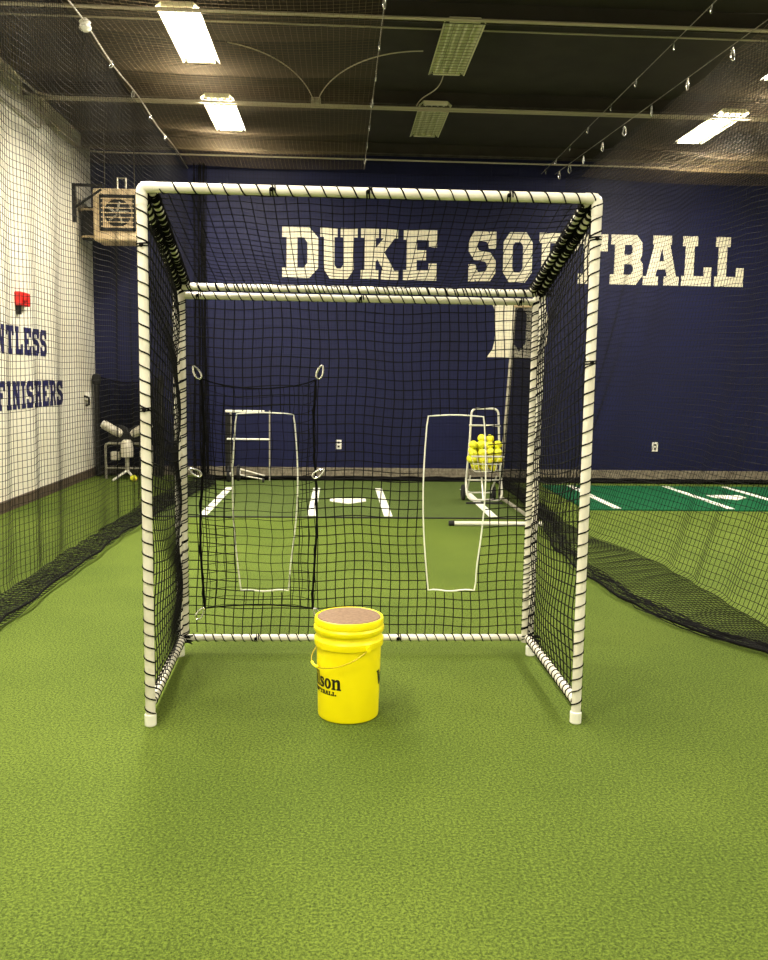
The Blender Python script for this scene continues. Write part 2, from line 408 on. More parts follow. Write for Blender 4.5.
# ================================================================ WALL LETTERING
G = {
'D': ([(0,0),(7.5,0),(10,2),(10,8),(7.5,10),(0,10),(0,8),(1.2,8),(1.2,2),(0,2)], [[(4.2,2),(6,2),(7,3),(7,7),(6,8),(4.2,8)]]),
'U': ([(0,10),(4.6,10),(4.6,8.2),(3.8,8.2),(3.8,2.8),(4.5,2),(5.5,2),(6.2,2.8),(6.2,8.2),(5.4,8.2),(5.4,10),(10,10),(10,8.2),(9,8.2),(9,1.8),(7.4,0),(2.6,0),(1,1.8),(1,8.2),(0,8.2)], []),
'K': ([(0,10),(4.7,10),(4.7,8.2),(3.9,8.2),(3.9,6.2),(6,8.2),(5.3,8.2),(5.3,10),(9.8,10),(9.8,8.2),(8.9,8.2),(6.2,5.4),(8.9,1.8),(10,1.8),(10,0),(5.4,0),(5.4,1.8),(6,1.8),(4.4,4),(3.9,3.5),(3.9,1.8),(4.7,1.8),(4.7,0),(0,0),(0,1.8),(1,1.8),(1,8.2),(0,8.2)], []),
'E': ([(0,10),(10,10),(10,6.6),(7.6,6.6),(7.6,8),(4,8),(4,6),(6.8,6),(6.8,4),(4,4),(4,2),(7.6,2),(7.6,3.4),(10,3.4),(10,0),(0,0),(0,2),(1,2),(1,8),(0,8)], []),
'F': ([(0,10),(10,10),(10,6.6),(7.6,6.6),(7.6,8),(4,8),(4,6),(6.8,6),(6.8,4),(4,4),(4,2),(5.4,2),(5.4,0),(0,0),(0,2),(1,2),(1,8),(0,8)], []),
'S': ([(2,10),(7,10),(7.6,9.4),(7.6,10),(10,10),(10,6.6),(7.4,6.6),(7,7.6),(6.4,8),(3.8,8),(3.2,7.4),(3.2,6.8),(3.8,6.2),(8,5.8),(10,4.2),(10,1.8),(8,0),(3,0),(2.4,.6),(2.4,0),(0,0),(0,3.4),(2.6,3.4),(3,2.4),(3.6,2),(6.2,2),(6.8,2.6),(6.8,3.4),(6.2,4),(2,4.3),(0,6),(0,8.2)], []),
'O': ([(2.2,0),(7.8,0),(10,2),(10,8),(7.8,10),(2.2,10),(0,8),(0,2)], [[(4,2),(6,2),(6.8,2.8),(6.8,7.2),(6,8),(4,8),(3.2,7.2),(3.2,2.8)]]),
'T': ([(0,10),(10,10),(10,6.6),(7.8,6.6),(7.8,8),(6.5,8),(6.5,2),(7.8,2),(7.8,0),(2.2,0),(2.2,2),(3.5,2),(3.5,8),(2.2,8),(2.2,6.6),(0,6.6)], []),
'B': ([(0,0),(8,0),(10,1.8),(10,4.2),(9,5.1),(9.6,5.9),(9.6,8.4),(7.8,10),(0,10),(0,8),(1.2,8),(1.2,2),(0,2)], [[(4.2,6),(6,6),(6.6,6.5),(6.6,7.6),(6.2,8),(4.2,8)], [(4.2,2),(6.2,2),(7,2.7),(7,3.5),(6.4,4.1),(4.2,4.1)]]),
'A': ([(0,0),(4.2,0),(4.2,1.8),(3.4,1.8),(3.8,3.2),(6.2,3.2),(6.6,1.8),(5.8,1.8),(5.8,0),(10,0),(10,1.8),(9.2,1.8),(7.2,8.2),(7.6,8.2),(7.6,10),(2.4,10),(2.4,8.2),(2.8,8.2),(.8,1.8),(0,1.8)], [[(4.3,4.9),(5.7,4.9),(5,7.6)]]),
'L': ([(0,10),(5,10),(5,8),(4,8),(4,2),(7.4,2),(7.4,3.8),(10,3.8),(10,0),(0,0),(0,2),(1,2),(1,8),(0,8)], []),
'N': ([(0,10),(4,10),(7,4.5),(7,8.2),(6,8.2),(6,10),(10,10),(10,8.2),(9.2,8.2),(9.2,0),(6.6,0),(3,6),(3,1.8),(4,1.8),(4,0),(0,0),(0,1.8),(.8,1.8),(.8,8.2),(0,8.2)], []),
'I': ([(0,10),(10,10),(10,8.2),(7.6,8.2),(7.6,1.8),(10,1.8),(10,0),(0,0),(0,1.8),(2.4,1.8),(2.4,8.2),(0,8.2)], []),
'H': ([(0,10),(4.6,10),(4.6,8.2),(3.8,8.2),(3.8,6),(6.2,6),(6.2,8.2),(5.4,8.2),(5.4,10),(10,10),(10,8.2),(9,8.2),(9,1.8),(10,1.8),(10,0),(5.4,0),(5.4,1.8),(6.2,1.8),(6.2,4),(3.8,4),(3.8,1.8),(4.6,1.8),(4.6,0),(0,0),(0,1.8),(1,1.8),(1,8.2),(0,8.2)], []),
'R': ([(0,10),(7.8,10),(9.8,8.4),(9.8,5.6),(8.4,4.4),(9.2,1.8),(10,1.8),(10,0),(6.8,0),(5.6,4),(4,4),(4,1.8),(4.8,1.8),(4.8,0),(0,0),(0,1.8),(1,1.8),(1,8.2),(0,8.2)], [[(4,5.8),(6.2,5.8),(6.9,6.4),(6.9,7.6),(6.3,8.2),(4,8.2)]]),
}
def back_letter(ch, x0, x1, z0, z1, root):
    o, h = G[ch]
    fn = lambda u, v, d: (x0+(x1-x0)*u/10, YW-d, z0+(z1-z0)*v/10)
    obj('letter', MB().poly(o, h, fn, .004), M['letter_white'], root, False)
t = thing('wall_lettering', 'white slab letters reading DUKE on the navy back wall', 'lettering', (.3, YW, 2.9))
for ch, a, b in [('D', -.83, -.31), ('U', -.28, .26), ('K', .31, .86), ('E', .93, 1.42)]: back_letter(ch, a, b, 2.9, 3.62, t)
t = thing('wall_lettering', 'white slab letters reading SOFTBALL on the navy back wall', 'lettering', (4, YW, 2.9))
for ch, a, b in [('S', 1.89, 2.29), ('O', 2.40, 2.83), ('F', 2.93, 3.33), ('T', 3.40, 3.95), ('B', 4.0, 4.49), ('A', 4.5, 5.04), ('L', 5.08, 5.53), ('L', 5.58, 6.02)]:
    back_letter(ch, a, b, 2.9, 3.62, t)
fn = lambda u, v, d: (2.2+.9*u/10, YW-d, 1.80+.86*v/10)
lg = MB().poly([(0,0),(7.6,0),(9.6,1.6),(10,3.2),(10,6.8),(9.6,8.4),(7.6,10),(0,10),(.9,8.6),(1.2,7.2),(1.2,2.8),(.9,1.4)],
               [[(4.3,2.4),(5.0,1.6),(5.3,1.0),(5.7,1.7),(6.4,2.5),(6.4,7.5),(5.7,8.3),(5.3,9.0),(5.0,8.4),(4.3,7.6)]], fn, .004)
tag(obj('wall_emblem', lg, M['letter_white'], None, False), 'large white letter D emblem painted on the navy wall below the lettering', 'emblem')
def left_word(word, y1, z0, z1, label):
    y = y1; t = thing('wall_lettering', label, 'lettering', (XL, y1, z0))
    for ch in word[::-1]:
        w = .12 if ch == 'I' else .225
        o, h = G[ch]; a = y-w
        fnn = lambda u, v, d, a=a, w=w: (XL+d, a+w*u/10, z0+(z1-z0)*v/10)
        obj('letter', MB().poly(o, h, fnn, .004), M['letter_navy'], t, False); y = a-.045
left_word('RELENTLESS', 10.97, 1.675, 1.985, 'dark navy slab letters of the upper word on the white left wall')
left_word('FINISHERS', 11.54, 1.075, 1.385, 'dark navy slab letters reading FINISHERS on the white left wall')

# ---------------------------------------------------------------- wall fittings
def outlet(x, label, z=.475):
    t = thing('wall_outlet', label, 'outlet', (x, YW, z-.07), 'white outlets on the navy wall')
    obj('cover_plate', MB().box((x, YW-.006, z), (.09, .012, .14), bev=.004), M['plastic'], t, False)
    for dz in (-.03, .03): obj('socket', MB().box((x, YW-.013, z+dz), (.035, .004, .03)), M['steel_dark'], t, False)
outlet(.01, 'white wall outlet low on the navy wall, seen through the netted frame')
outlet(4.81, 'white wall outlet low on the navy wall behind the right bay', .49)
t = thing('fire_alarm', 'red fire alarm box high on the white wall above the navy lettering', 'fire alarm', (XL, 10.26, 2.2))
obj('alarm_box', MB().box((XL+.035, 10.1, 2.285), (.07, .3, .15), bev=.01), M['red'], t, False)
obj('strobe_lens', MB().box((XL+.08, 10.06, 2.29), (.03, .1, .06), bev=.008), M['red'], t, False)
obj('conduit_stub', MB().box((XL+.02, 10.02, 2.165), (.04, .06, .1)), M['black'], t, False)
t = thing('wall_box', 'small white wall box with a dark hook near the back corner of the left wall', 'wall box', (XL, 12.55, 1.03))
obj('box_body', MB().box((XL+.03, 12.6, 1.16), (.06, .12, .12), bev=.008), M['plastic'], t, False)
obj('hook', MB().tube(fillet([(XL, 12.5, 1.16), (XL+.07, 12.5, 1.14), (XL+.07, 12.5, 1.04), (XL+.02, 12.5, 1.03)], .03), .014, 8), M['black'], t)

# heater hung in the left corner
hx, hy, hz = -2.98, 12.25, 3.24
t = thing('unit_heater', 'beige hanging unit heater with a dark square grille in the left corner', 'heater', (hx, hy, hz))
obj('cabinet', MB().box((hx, hy+.2, hz+.34), (.60, .5, .68), bev=.02), M['beige'], t, False)
b = MB()
for dx, dz, sx, sz in ((0, .215, .47, .04), (0, -.215, .47, .04), (.215, 0, .04, .47), (-.215, 0, .04, .47)):
    b.box((hx+.03+dx, hy-.065, hz+.36+dz), (sx, .03, sz), bev=.005)
gf = obj('grille_frame', b, M['black'], t, False)
obj('fan_recess', MB().lathe([(0, 0), (.165, 0), (.18, .006), (.0, .008)][:3]+[(.17, .012)], (hx+.03, hy-.053, hz+.36), 32, 'Y'), M['black'], t)
b = MB()
for k in range(5):
    a = k*2*PI/5; c, s = math.cos(a), math.sin(a)
    b.box((hx+.03+.08*c, hy-.062, hz+.36+.08*s), (.13, .004, .06), rot=Matrix.Rotation(-a, 4, 'Y') @ Matrix.Rotation(.4, 4, 'X'))
obj('fan_blades', b, M['galv'], gf, False)
b = MB()
for k in range(7): b.box((hx+.03, hy-.075, hz+.36-.18+k*.06), (.43, .012, .012))
obj('louvre_bars', b, M['beige'], gf, False)
for sx in (-.2, .2): obj('hanging_rod', MB().cyl((hx+sx, hy+.2, hz+.67), (hx+sx, hy+.2, ZC), .008, 8), M['steel_dark'], t)
obj('hanging_bracket', MB().tube([(hx+.02, hy, hz+.67), (hx+.02, hy, hz+.82), (hx+.13, hy, hz+.82), (hx+.13, hy, hz+.67)], .014, 6), M['galv'], t)
t = thing('wall_bracket', 'black triangular steel bracket on the left wall beside the heater', 'bracket', (XL, 12.2, 3.5))
b = MB(); b.box((XL+.02, 12.2, 3.72), (.04, .05, .5)); obj('upright', b, M['black'], t, False)
obj('top_arm', MB().box((XL+.2, 12.2, 3.95), (.4, .04, .035)), M['black'], t, False)
obj('brace', MB().cyl((XL+.03, 12.2, 3.66), (XL+.38, 12.2, 3.90), .017, 6), M['black'], t)
t = thing('exhaust_pipe', 'dark stubby exhaust drum left of the heater with pale flange rings', 'pipe', (-3.33, 12.45, 3.3))
obj('drum', MB().lathe([(.0, 0), (.10, 0), (.11, .02), (.11, .4), (.09, .43), (0, .43)], (-3.4, 12.5, 3.28), 24), M['rubber'], t)
obj('flange', MB().lathe([(.115, 0), (.125, .005), (.125, .025), (.115, .03)], (-3.4, 12.5, 3.3), 24), M['beige'], t)
obj('flange', MB().lathe([(.115, 0), (.125, .005), (.125, .025), (.115, .03)], (-3.4, 12.5, 3.66), 24), M['beige'], t)

# ================================================================ BATTING MATS
def flatbox(mb, x0, x1, y0, y1, z0, z1): return mb.box(((x0+x1)/2, (y0+y1)/2, (z0+z1)/2), (x1-x0, y1-y0, z1-z0))
def plate(cx, y0, z):
    h = .216
    return MB().poly([(cx-h, y0+.43), (cx-h, y0+.215), (cx, y0), (cx+h, y0+.215), (cx+h, y0+.43)], [], lambda u, v, d: (u, v, z+d), .006)
t = thing('batting_mat', 'olive turf batting mat with white box lines and a black front edge', 'mat', (.13, 10.9, 0))
obj('mat_surface', flatbox(MB(), -1.95, 2.08, 9.22, 12.45, 0, .008), M['mat_turf'], t, False)
obj('edge_strip', flatbox(MB(), -1.95, 2.3, 9.19, 9.22, 0, .012), M['rubber'], t, False)
for x in (-1.42, -.275, .545, 1.68): obj('box_line', flatbox(MB(), x-.045, x+.045, 9.28, 11.6, .008, .013), M['paint_line'], t, False)
obj('home_plate', plate(.125, 10.17, .008), M['paint_line'], t, False)
t = thing('batting_mat', 'emerald green batting mat with white lines in the right bay', 'mat', (4.7, 10.9, 0))
obj('mat_surface', flatbox(MB(), 2.86, 7.2, 9.86, 12.1, 0, .014), M['green_mat'], t, False)
for x, y0 in ((3.24, 9.92), (4.6, 9.95), (5.45, 9.95)): obj('box_line', flatbox(MB(), x-.045, x+.045, y0, 12.05, .014, .019), M['paint_line'], t, False)
obj('home_plate', plate(5.02, 10.7, .014), M['paint_line'], t, False)

# ================================================================ CAGE NETS
def wob(y, s, seed, amp=.05):
    q = np.random.default_rng(seed); out = 0
    for k in range(5):
        fy = q.uniform(.4, 3.2); ph = q.uniform(0, 6.28); fs = q.uniform(.15, .7)
        out = out+np.sin(y*fy*2+ph+s*fs*2)*q.uniform(.3, 1)/(1+fy*.5)
    return amp*out
CELL = .05
def curtain(seed, ytab, xtop, ztop, xbot, xout, y0, y1, extra, sgn, folds=3):
    """net wall running along Y; hangs from xtop to xbot, then its surplus lies rumpled out to xout"""
    nu = int((y1-y0)/CELL); H = 4.4; nv = int((H+extra)/CELL)
    Y0 = np.linspace(y0, y1, nu)[:, None]+np.zeros((1, nv)); Sv = (np.arange(nv)*CELL)[None, :]+np.zeros((nu, 1))
    XT = np.interp(Y0, ytab, xtop); ZT = np.interp(Y0, ytab, ztop); XB = np.interp(Y0, ytab, xbot); XO = np.interp(Y0, ytab, xout)
    tt = np.clip(Sv/ZT, 0, 1)
    X = XT+(XB-XT)*tt**1.5; Z = ZT-Sv
    fold = np.clip(tt*1.4, 0, 1)
    X = X+wob(Y0, Sv, seed, .035)*fold+.02*np.sin(Y0*9+np.sin(Y0*2)*2)*fold
    Y = Y0+wob(Y0*1.3, Sv*.7, seed+1, .022)*(.3+fold)
    Z = Z-.05*np.abs(np.sin((Y0-y0)*PI/1.0))*(1-tt)*.6+wob(Y0, Sv*.2, seed+2, .012)
    fl = np.clip((Sv-ZT+.05)/extra, 0, 1)                   # how far along the surplus
    tri = np.abs(((fl*folds+.0) % 2)-1); tri = 1-tri        # zigzag 0..1
    ground = fl > 0
    Xg = XB+(XO-XB)*(tri if folds > 1 else fl)+wob(Y0*2, Sv*6, seed+3, .02)
    Zg = .012+.028*fl*min(folds, 3)/2+np.abs(wob(Y0*3, Sv*9, seed+4, .012))
    wgt = np.clip(fl*extra/.12, 0, 1)
    X = np.where(ground, X*(1-wgt)+Xg*wgt, X); Z = np.where(ground, np.maximum(Z, 0)*(1-wgt)+Zg*wgt, Z)
    Z = np.maximum(Z, .006)
    Z = np.where(ground, Z, np.maximum(Z, .01))
    return np.stack([X, Y, Z], 2)
# left wall of the tunnel
yt = [0, 8, 10.3, 11.6, 12.7]
P = curtain(11, yt, [-2.17, -2.18, -2.17, -2.14, -2.08], [4.38]*5, [-2.22, -2.2, -2.2, -2.1, -2.0], [-1.94, -1.93, -1.8, -1.62, -1.75], 2.6, 12.55, .95, 1)
t = thing('cage_side_net', 'tall black batting cage net along the white left wall, its hem bunched on the turf', 'net', (-2.17, 7.6, 0))
obj('netting', MB().net(P, .0022), M['cage_net'], t)
e = P[:, -1]; obj('hem_rope', MB().tube(e[::3], .008, 6), M['rope'], t)
# gathered end of the left net close to the back wall
def gather(name, label, x, y, z0, z1, w, seed):
    b = MB(); q = random.Random(seed)
    for k in range(26):
        a = q.uniform(0, 6.28); rr = w*math.sqrt(q.random()); pts = []
        for i in range(12):
            s = i/11; sp = 1+.6*(1-s)**3
            pts.append((x+rr*sp*math.cos(a)+q.uniform(-.012, .012), y+rr*sp*math.sin(a)+q.uniform(-.012, .012), z0+(z1-z0)*s))
        b.tube(pts, .004, 4)
    for i in range(60):
        z = z0+(z1-z0)*i/60; b.tube([(x+w*1.05*math.cos(a), y+w*1.05*math.sin(a), z+.02*math.sin(3*a+i)) for a in np.linspace(0, 6.28, 9)], .002, 3)
    return tag(obj(name, b, M['net']), label, 'net')
gather('gathered_net', 'black net gathered into a vertical bundle at the rear left of the cage', -1.93, 12.6, .05, 4.35, .1, 3)
# right wall of the tunnel with a wide skirt on the turf
yt = [0, 4.5, 5.0, 5.4, 6.4, 7.4, 8.0, 9.0, 11, 12.7]
P = curtain(23, yt, [3.8, 3.7, 3.65, 3.62, 3.55, 3.5, 3.46, 3.4, 3.28, 3.14], [4.34]*10,
            [2.75, 2.68, 2.66, 2.66, 2.66, 2.62, 2.42, 2.4, 2.5, 2.55], [2.7, 2.36, 2.14, 1.98, 1.88, 1.9, 1.97, 2.14, 2.25, 2.25], 3.2, 12.55, 1.15, -1, 1)
t = thing('cage_side_net', 'tall black cage net right of the white frame, its wide skirt spread on turf', 'net', (2.9, 7.6, 0))
obj('netting', MB().net(P, .0022), M['cage_net'], t)
e = P[:, -1]; obj('hem_rope', MB().tube(e[::3], .008, 6), M['rope'], t)
b = MB(); q = np.random.default_rng(9)
for k in range(13):
    ph, d0 = q.uniform(0, 6.28), q.uniform(-.01, .14)
    b.tube([(p[0]+d0+.028*math.sin(p[1]*(2.2+.35*k)+ph)+.012*math.sin(p[1]*17+k), p[1], .008+.022*abs(math.sin(p[1]*5.1+ph))) for p in e], .003, 4)
obj('bunched_hem', b, M['net'], t)
# net in front of the back wall and its bundle on the floor
nu, nv = int(8.9/CELL), int(4.3/CELL)
U, V_ = np.meshgrid(np.linspace(-2.0, 6.9, nu), np.linspace(4.33, .07, nv), indexing='ij')
P = np.stack([U+wob(U, V_, 41, .015), 12.8+wob(U*1.5, V_*.4, 42, .025), V_+wob(U*.8, V_*.1, 43, .012)], 2)
t = thing('cage_back_net', 'thin black net hanging close before the navy back wall, bundled at its foot', 'net', (2.4, 12.72, 0))
obj('netting', MB().net(P, .0011), M['cage_net'], t)
b = MB()
for k in range(9):
    q = random.Random(k); xs = np.linspace(-1.9, 6.9, 110); ph = q.uniform(0, 6)
    b.tube([(x, 12.5+.05*math.cos(k*.7+x*1.7+ph), .034+.018*math.sin(k*.7+x*2.3+ph)+.01*math.sin(x*9+ph)) for x in xs], .016, 5)
obj('foot_bundle', b, M['net'], t)
# roof nets
def roofnet(x0, x1, y0, y1, z, sag, seed):
    nu, nv = int((x1-x0)/CELL), int((y1-y0)/CELL)
    U, V_ = np.meshgrid(np.linspace(0, 1, nu), np.linspace(y0, y1, nv), indexing='ij')
    Z = z-sag*np.sin(U*PI)*(.7+.3*np.sin(V_*1.9))-.04*np.abs(np.sin(V_*PI))
    return np.stack([x0+(x1-x0)*U+wob(U*3, V_, seed, .01), V_+wob(U*3, V_, seed+1, .012), Z], 2)
tag(obj('roof_net', MB().net(roofnet(-2.17, .34, 4.5, 12.7, 4.4, .07, 51), .0012), M['roof_net']), 'thin net ceiling stretched below the two lit left fixtures', 'net')
tag(obj('roof_net', MB().net(roofnet(3.4, 7.2, 5, 12.6, 4.36, .16, 61), .0012), M['roof_net']), 'thin net ceiling sagging over the right bay', 'net')
tag(obj('roof_net', MB().net(roofnet(-3.5, -2.2, 4.5, 12.6, 4.38, .05, 71), .0012), M['roof_net']), 'narrow strip of ceiling net between the left cable and the white wall', 'net')

# cables with carabiners
def carab(mb, size=.075, w=.032, wire=.005):
    """pear loop in XZ, top at z=0"""
    pts = []
    for i in range(20):
        a = 2*PI*i/20; pts.append((w*.5*math.sin(a)*(1-.35*math.cos(a)), 0, -size/2+size/2*math.cos(a)))
    mb.tube(pts, wire, 6, closed=True); return mb
ordn = ['first', 'second', 'third', 'fourth', 'fifth', 'sixth', 'seventh', 'eighth', 'ninth', 'tenth']
proto = None
def carab_thing(loc, rot, label, group, scale=1.0, first=[None]):
    if first[0] is None:
        root = thing('carabiner', label, 'carabiner', (0, 0, 0))
        obj('clip_body', carab(MB()), M['clip'], root)
        obj('gate', MB().cyl((-.013, -.001, -.02), (-.0165, -.001, -.052), .0065, 6), M['clip'], root)
        first[0] = root; r = root; r.location = loc; r.rotation_euler = rot; r['label'] = label
    else: r = dup(first[0], loc, rot, label)
    r['group'] = group; r.scale = (scale,)*3
    return r
def cableline(label, pts, r=.005):
    return tag(obj('support_cable', MB().tube(pts, r, 6), M['galv']), label, 'cable')
cableline('steel support cable along the top edge of the left cage net', [(-2.17, y, 4.42-.02*math.sin(y*3)) for y in np.linspace(3, 13.08, 30)], .008)
cableline('steel support cable running down the middle of the ceiling', [(.34, y, 4.45) for y in np.linspace(3, 13.08, 12)], .0035)
cableline('steel support cable above the right cage net, outer of two', [(float(np.interp(y, [4, 13.08], [3.72, 3.12])), y, 4.45) for y in np.linspace(4, 13.08, 12)], .004)
cableline('steel support cable above the right bay edge, inner of two', [(2.92, y, 4.45) for y in np.linspace(4, 13.08, 12)], .0035)
for k, y in enumerate([8.86, 9.75, 10.6, 11.45, 12.2]):
    carab_thing((-2.17, y, 4.43), (0, .2, .4*k), '%s small carabiner on the left net cable, counted from the camera' % ordn[k], 'carabiners on the left net cable', .9)
for k, y in enumerate([7.3, 8.2, 9.02, 9.88, 10.77, 11.64, 12.45]):
    carab_thing((.34, y, 4.46), (0, .15, 1.0+.3*(k % 3)), '%s carabiner hanging on the middle ceiling cable, counted from the camera' % ordn[k], 'carabiners on the middle ceiling cable', 1.25)
for k, (x, y) in enumerate([(3.5, 8.1), (3.42, 8.93), (3.38, 9.83), (3.34, 10.62), (3.3, 11.36), (3.25, 12.05), (3.2, 12.57), (3.15, 12.95)]):
    carab_thing((x, y, 4.47), (0, 0, .5+.25*(k % 3)), '%s carabiner hanging on the outer right cable, counted from the camera' % ordn[k], 'carabiners on the outer right cable', 1.5)
for k, y in enumerate([7.2, 8.0, 8.98, 9.8, 10.67, 11.5, 12.2, 12.8]):
    carab_thing((2.92, y, 4.46), (0, .3, .9+.4*(k % 2)), '%s carabiner hanging on the inner right cable, counted from the camera' % ordn[k], 'carabiners on the inner right cable', 1.1)
tag(obj('net_tie', MB().lathe([(0, 0), (.03, .005), (.055, .03), (.04, .06), (.05, .08), (.02, .11), (0, .11)], (-2.17, 7.97, 4.36), 10), M['plastic']), 'white knotted tie on the left net cable below the large lit fixture', 'tie')

# ================================================================ NETTED FRAME
X0, X1, YF, YR = -.79, 1.052, 3.66, 4.60
ZF, ZR, ZB = 2.225, 1.955, .095
PR = .0208
fr = thing('netted_batting_frame', 'white pipe frame laced with black netting, with two holes in its rear net', 'batting frame', (.13, 4.15, 0))
def pipe(name, a, b, pitch=.052, phase=0, r=PR, wires=1, knots=(), wr=.0033, start=0.0, hand=1):
    o = obj(name, MB().cyl(a, b, r, 20), M['pvc'], fr)
    a_ = np.array(a, float); b_ = np.array(b, float); m_ = MB()
    for w in range(wires): m_.tube(helix(a_+(b_-a_)*start, b_, r, pitch*(1+.13*w), wr, phase=phase+w*2.1, hand=hand), wr, 4, caps=False)
    L = np.linalg.norm(b_-a_); tdir = (b_-a_)/L
    for kx in knots:                                        # doubled wraps with a knot
        p = a_+(b_-a_)*kx
        for d in (-.006, .004): m_.tube(helix(p+tdir*d, p+tdir*(d+.012), r+.001, .012, .003), .003, 4)
        m_.add(*ball_vf(p+np.array([0, -(r+.004), 0]), .009))
    obj('lacing', m_, M['rope'], o); return o
def ball_vf(c, r, n=8, mm=6):
    V = []; F = []
    for i in range(mm+1):
        th = PI*i/mm
        for j in range(n): V.append((c[0]+r*math.sin(th)*math.cos(2*PI*j/n), c[1]+r*math.sin(th)*math.sin(2*PI*j/n), c[2]+r*math.cos(th)))
    for i in range(mm):
        for j in range(n):
            F.append((i*n+j, (i+1)*n+j, (i+1)*n+(j+1) % n, i*n+(j+1) % n))
    return V, F
IN = .05
pipe('front_post', (X0, YF, .03), (X0, YF, ZF), .056, .5, knots=(.6, .9), hand=-1)
pipe('front_post', (X1, YF, .03), (X1, YF, ZF), .054, 2.5, knots=(.7, .93), start=.01)
pipe('top_front_bar', (X0, YF, ZF+.008), (X1, YF, ZF+.008), .065, .2, knots=(.28, .49, .8), start=.04)
# elbow fittings at the two upper front corners
for sx, x in ((-1, X0), (1, X1)):
    obj('elbow_fitting', MB().tube(fillet([(x, YF, ZF-.06), (x, YF, ZF+.008), (x-sx*.05, YF, ZF+.008)], .02, 6), .0228, 16), M['pvc'], fr)
dz = (ZR-ZF)
for sx, x in ((1, X0), (-1, X1)):
    xr = x-.03 if sx > 0 else x-.008
    pipe('side_top_rail', (x, YF, ZF-.02), (xr, YR, ZR-.02), .045, x, wires=3, r=.018, wr=.0048)
    pipe('side_top_rail', (x+sx*IN*.8, YF+.02, ZF-.005), (xr+sx*IN*.8, YR, ZR), .043, x+1, wires=3, r=.018, wr=.0048)
    pipe('side_bottom_rail', (x, YF, ZB), (xr, YR, ZB), .05, x+2, wires=1)
    pipe('rear_post', (xr-sx*.012, YR, .03), (xr-sx*.012, YR, ZR-.02), .05, 1+x, r=.015, wires=2)
    pipe('rear_post', (xr+sx*.008, YR+.05, .06), (xr+sx*.008, YR+.05, ZR-.03), .05, 2+x, r=.020, wires=2)
pipe('rear_top_bar', (X0-.01, YR, ZR-.018), (X1-.03, YR, ZR-.018), .045, .4, r=.018, wires=2)
pipe('rear_top_bar', (X0-.01, YR+.055, ZR-.058), (X1-.03, YR+.055, ZR-.058), .06, 1.4, r=.018, knots=(.04, .5, .96))
pipe('rear_bottom_bar', (X0-.01, YR+.055, ZB-.012), (X1-.02, YR+.055, ZB-.012), .05, .6, r=.018, knots=(.2, .45, .62))
for x, y in ((X0, YF), (X1, YF), (X0-.042, YR), (X1+.004, YR)):
    obj('foot_cap', MB().lathe([(.0, 0), (.022, 0), (.025, .004), (.025, .05), (.022, .053), (.0, .053)], (x, y, 0), 20), M['pvc_cap'], fr)
for x, y, z in ((X0-.03, YR, ZR), (X1, YR, ZR), (X0-.03, YR, ZB), (X1, YR, ZB)):
    obj('corner_tie', MB().tube([(x+.032*math.cos(a*2.3)+.02, y+.04*math.sin(a), z-.03+.05*a/12) for a in np.linspace(0, 12, 40)], .004, 5), M['rope'], fr)
# --- rear net with two holes
def hole(pts):
    P_ = fillet([pts[-1]]+list(pts)+[pts[0]], .03, 4)
    return np.array([p for p in P_][1:-1])
def hole_shape(xl, xr, zt, zb, bulge):
    c = []; n = 10
    for i in range(n+1): s = i/n; c.append((xl+.004+(xr-xl-.008)*s, zt+.008*math.sin(PI*s)))                     # top
    for i in range(1, n*2): s = i/(n*2); c.append((xr+bulge*math.sin(PI*min(1, s*1.15))-.022*s, zt+(zb-zt)*s))      # right
    for i in range(n+1): s = i/n; c.append((xr-.028-(xr-xl-.05)*s, zb+.004*math.sin(9*s)))
    for i in range(1, n*2): s = i/(n*2); c.append((xl-bulge*math.sin(PI*min(1, .0+s))+.022*(1-s), zb+(zt-zb)*s))
    return np.array(c)
H1 = hole_shape(-.535, -.232, 1.292, .345, .03); H2 = hole_shape(.474, .776, 1.292, .348, .026)
def inside(poly, x, z):
    r = np.zeros(x.shape, bool); n = len(poly)
    for i in range(n):
        x1, z1 = poly[i]; x2, z2 = poly[(i+1) % n]
        c = ((z1 > z) != (z2 > z)) & (x < (x2-x1)*(z-z1)/(z2-z1+1e-12)+x1); r ^= c
    return r
YN = YR+.05
def rearnet():
    xa, xb, za, zb = X0-.005, X1-.03, ZB+.01, ZR-.065; f = 4        # 4 sub-steps per cell for clean hole edges
    nx, nz = int(round((xb-xa)/.0485)), int(round((zb-za)/.0495))
    out = MB()
    def warp(x, z):
        wx = .006*np.sin(z*5+x*2)+.004*np.sin(z*13+x*7); wz = .007*np.sin(x*6+z*1.5)+.004*np.sin(x*15)
        wz = wz-.012*np.sin((x-xa)/(xb-xa)*PI)*(z-za)/(zb-za)
        return x+wx, z+wz, YN+.006*np.sin(x*4)*np.sin(z*3)
    for i in range(1, nx):
        zz = np.linspace(za, zb, nz*f+1); xx = np.full_like(zz, xa+(xb-xa)*i/nx); a, c, y = warp(xx, zz); emit(out, a, y, c)
    for j in range(1, nz):
        xx = np.linspace(xa, xb, nx*f+1); zz = np.full_like(xx, za+(zb-za)*j/nz); a, c, y = warp(xx, zz); emit(out, a, y, c)
    return out
def emit(out, a, y, c, r=.0026):
    ins = inside(H1, a, c) | inside(H2, a, c); run = []
    for k in range(len(a)+1):
        if k < len(a) and not ins[k]: run.append((a[k], y[k], c[k]))
        else:
            if len(run) > 1: out.tube(run[::2] if len(run) > 6 and run[::2][-1] == run[-1] else run, r, 4, caps=False)
            run = []
obj('rear_net', rearnet(), M['net'], fr)
for Hh in (H1, H2):
    obj('hole_cord', MB().tube([(p[0], YN, p[1]) for p in Hh], .0042, 6, closed=True), M['cord'], fr)
